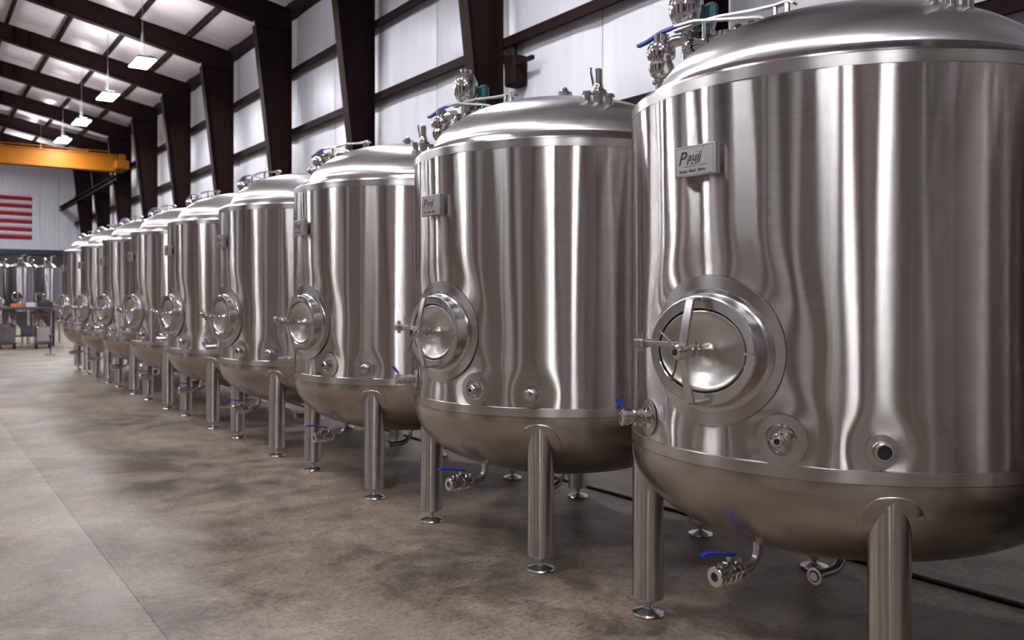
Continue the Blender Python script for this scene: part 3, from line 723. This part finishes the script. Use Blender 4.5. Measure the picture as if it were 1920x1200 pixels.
# ------------------------------------------------------------------ far group of fermenters and bench
def ferm():
    r = empty('conical_fermenter'); rr = .36
    b = MB(); b.lathe([(rr, 1.0), (rr, 2.30), (rr-.01, 2.34)], 40); obj('body', b, M['dull'], r)
    obj('lid', MB().lathe([(rr-.01, 2.33), (rr+.012, 2.35), (rr+.012, 2.37), (.30, 2.42), (.16, 2.48), (.06, 2.50), (.06, 2.56), (0, 2.56)], 40), M['dull'], r)
    obj('cone', MB().lathe([(0, .42), (.03, .42), (.05, .48), (rr, 1.0)], 40), M['dull'], r)
    for k in range(3):
        a = 2*PI*k/3+.5; obj('leg', MB().tube([(rr*.93*math.cos(a), rr*.93*math.sin(a), 0), (rr*.93*math.cos(a), rr*.93*math.sin(a), 1.08)], .035, 10), M['leg'], r)
    b = MB(); b.tube([(.05, .1, 2.45), (.05, .1, 2.72), (.16, .1, 2.74)], .025, 8); b.tube([(-.15, -.08, 2.42), (-.15, -.08, 2.62)], .03, 8); b.lathe([(.05, 0), (.06, .03), (0, .06)], 12, Matrix.Translation((-.15, -.08, 2.6))); obj('top_valve', b, M['polish'], r)
    b = MB(); b.lathe([(0, 0), (.14, 0), (.15, .02), (.13, .05), (0, .06)], 20, Matrix.Translation((-rr*.75, -rr*.62, 1.45)) @ Matrix.Rotation(PI*.5, 4, 'X') @ Matrix.Rotation(-.7, 4, 'Y')); obj('hatch', b, M['polish'], r)
    return r
fp = ferm(); fpos = [(3.75, 30.7), (2.95, 30.3), (2.12, 30.1), (3.35, 31.8), (2.5, 31.5), (1.3, 30.2)]
FL = ['slim far tank nearest the end of the big tank row', 'slim far tank in the front row, standing behind the dark bench', 'slim far tank in the front row cut by the left edge', 'slim far tank in the second row, half hidden by two front ones', 'slim far tank in the second row toward the left edge', 'slim far tank just beyond the left edge of the frame']
for i, (x, y) in enumerate(fpos):
    o = fp if i == 0 else copy_tree(fp); o.location = (x, y, 0); o.rotation_euler.z = .4*i; tag(o, FL[i], 'tank', 'slim tanks at the far end')
bn = empty('work_bench', (2.75, 28.7, 0)); tag(bn, 'dark work bench in front of the slim far tanks', 'bench'); bn.rotation_euler.z = -.35
obj('top', MB().box(-.9, .9, -.25, .25, 1.08, 1.16, bev=.01), M['bench'], bn); obj('shelf', MB().box(-.85, .85, -.22, .22, .30, .339), M['bench'], bn)
for sx in (-.82, .82):
    for sy in (-.2, .2): obj('leg', MB().box(sx-.03, sx+.03, sy-.03, sy+.03, 0, 1.08), M['dark'], bn)
Rb = Matrix.Rotation(-.35, 4, 'Z')
def on_bench(name, mb, mat, u, v, z, lab, cat, grp=None):
    p = Rb @ Vector((u, v, 0)); o = obj(name, mb, mat, None, (2.75+p.x, 28.7+p.y, z)); o.rotation_euler.z = -.35; tag(o, lab, cat, grp)
def bin_(w, h): 
    b = MB(); b.box(-w, w, -.1, .1, 0, .012); b.box(-w, -w+.012, -.1, .1, 0, h); b.box(w-.012, w, -.1, .1, 0, h); b.box(-w, w, -.1, -.088, 0, h); b.box(-w, w, .088, .1, 0, h); return b
on_bench('parts_bin', bin_(.16, .10), M['orange'], -.05, -.08, 1.16, 'orange open bin on the dark far bench', 'bin')
on_bench('parts_bin', bin_(.12, .13), M['white'], .30, -.05, 1.16, 'pale open bin on the dark far bench beside the orange one', 'bin')
on_bench('pump', MB().lathe([(0, 0), (.12, 0), (.12, .03), (.05, .05), (.09, .1), (.09, .22), (.05, .26), (0, .27)], 16), M['polish'], -.5, 0, 1.16, 'small shiny pump standing on the dark far bench', 'pump')
on_bench('tool_case', MB().box(-.2, .2, -.12, .12, 0, .16, bev=.02).box(-.08, .08, -.01, .01, .16, .2), M['dark'], +.70, .02, 1.16, 'black tool case on the right end of the far bench', 'case')
on_bench('crate', bin_(.22, .28), M['bench'], .25, 0, .34, 'dark crate on the lower shelf of the far bench', 'crate')
on_bench('motor', MB().box(-.2, .2, -.14, .14, 0, .08, bev=.01).lathe([(0, -.2), (.13, -.2), (.15, -.1), (.15, .12), (.08, .2), (0, .2)], 18, Matrix.Translation((0, 0, .2)) @ RY), M['dark'], -.35, 0, .345, 'dark electric motor on the lower shelf of the far bench', 'motor')
def cart(x, y, lab):
    r = empty('wheeled_cart', (x, y, 0)); tag(r, lab, 'cart', 'small wheeled carts at the far end')
    obj('deck', MB().box(-.22, .22, -.18, .18, .12, .18, bev=.01), M['dark'], r); obj('case', MB().box(-.18, .18, -.14, .14, .18, .62, bev=.02), M['dull'], r)
    obj('push_handle', MB().tube([(-.2, .16, .18), (-.24, .2, .95), (.24, .2, .95), (.2, .16, .18)], .014, 8), M['polish'], r)
    for sx in (-.17, .17):
        for sy in (-.13, .13): obj('wheel', MB().lathe([(0, -.02), (.06, -.02), (.06, .02), (0, .02)], 12, Matrix.Translation((sx, sy, .06)) @ RY), M['black'], r)
cart(3.2, 27.6, 'low steel cart on wheels in front of the far bench, nearer the tank row'); cart(2.35, 27.9, 'low steel cart on wheels in front of the far bench by the left edge')
pp = MB(); pp.lathe([(0, 0), (.13, 0), (.13, .02), (.02, .04), (.016, .05), (.016, .42), (.03, .44), (.03, .5), (0, .51)], 16)
tag(obj('floor_post', pp, M['dark'], None, (3.02, 24.6, 0)), 'short dark post alone on the open floor left of the row', 'post')
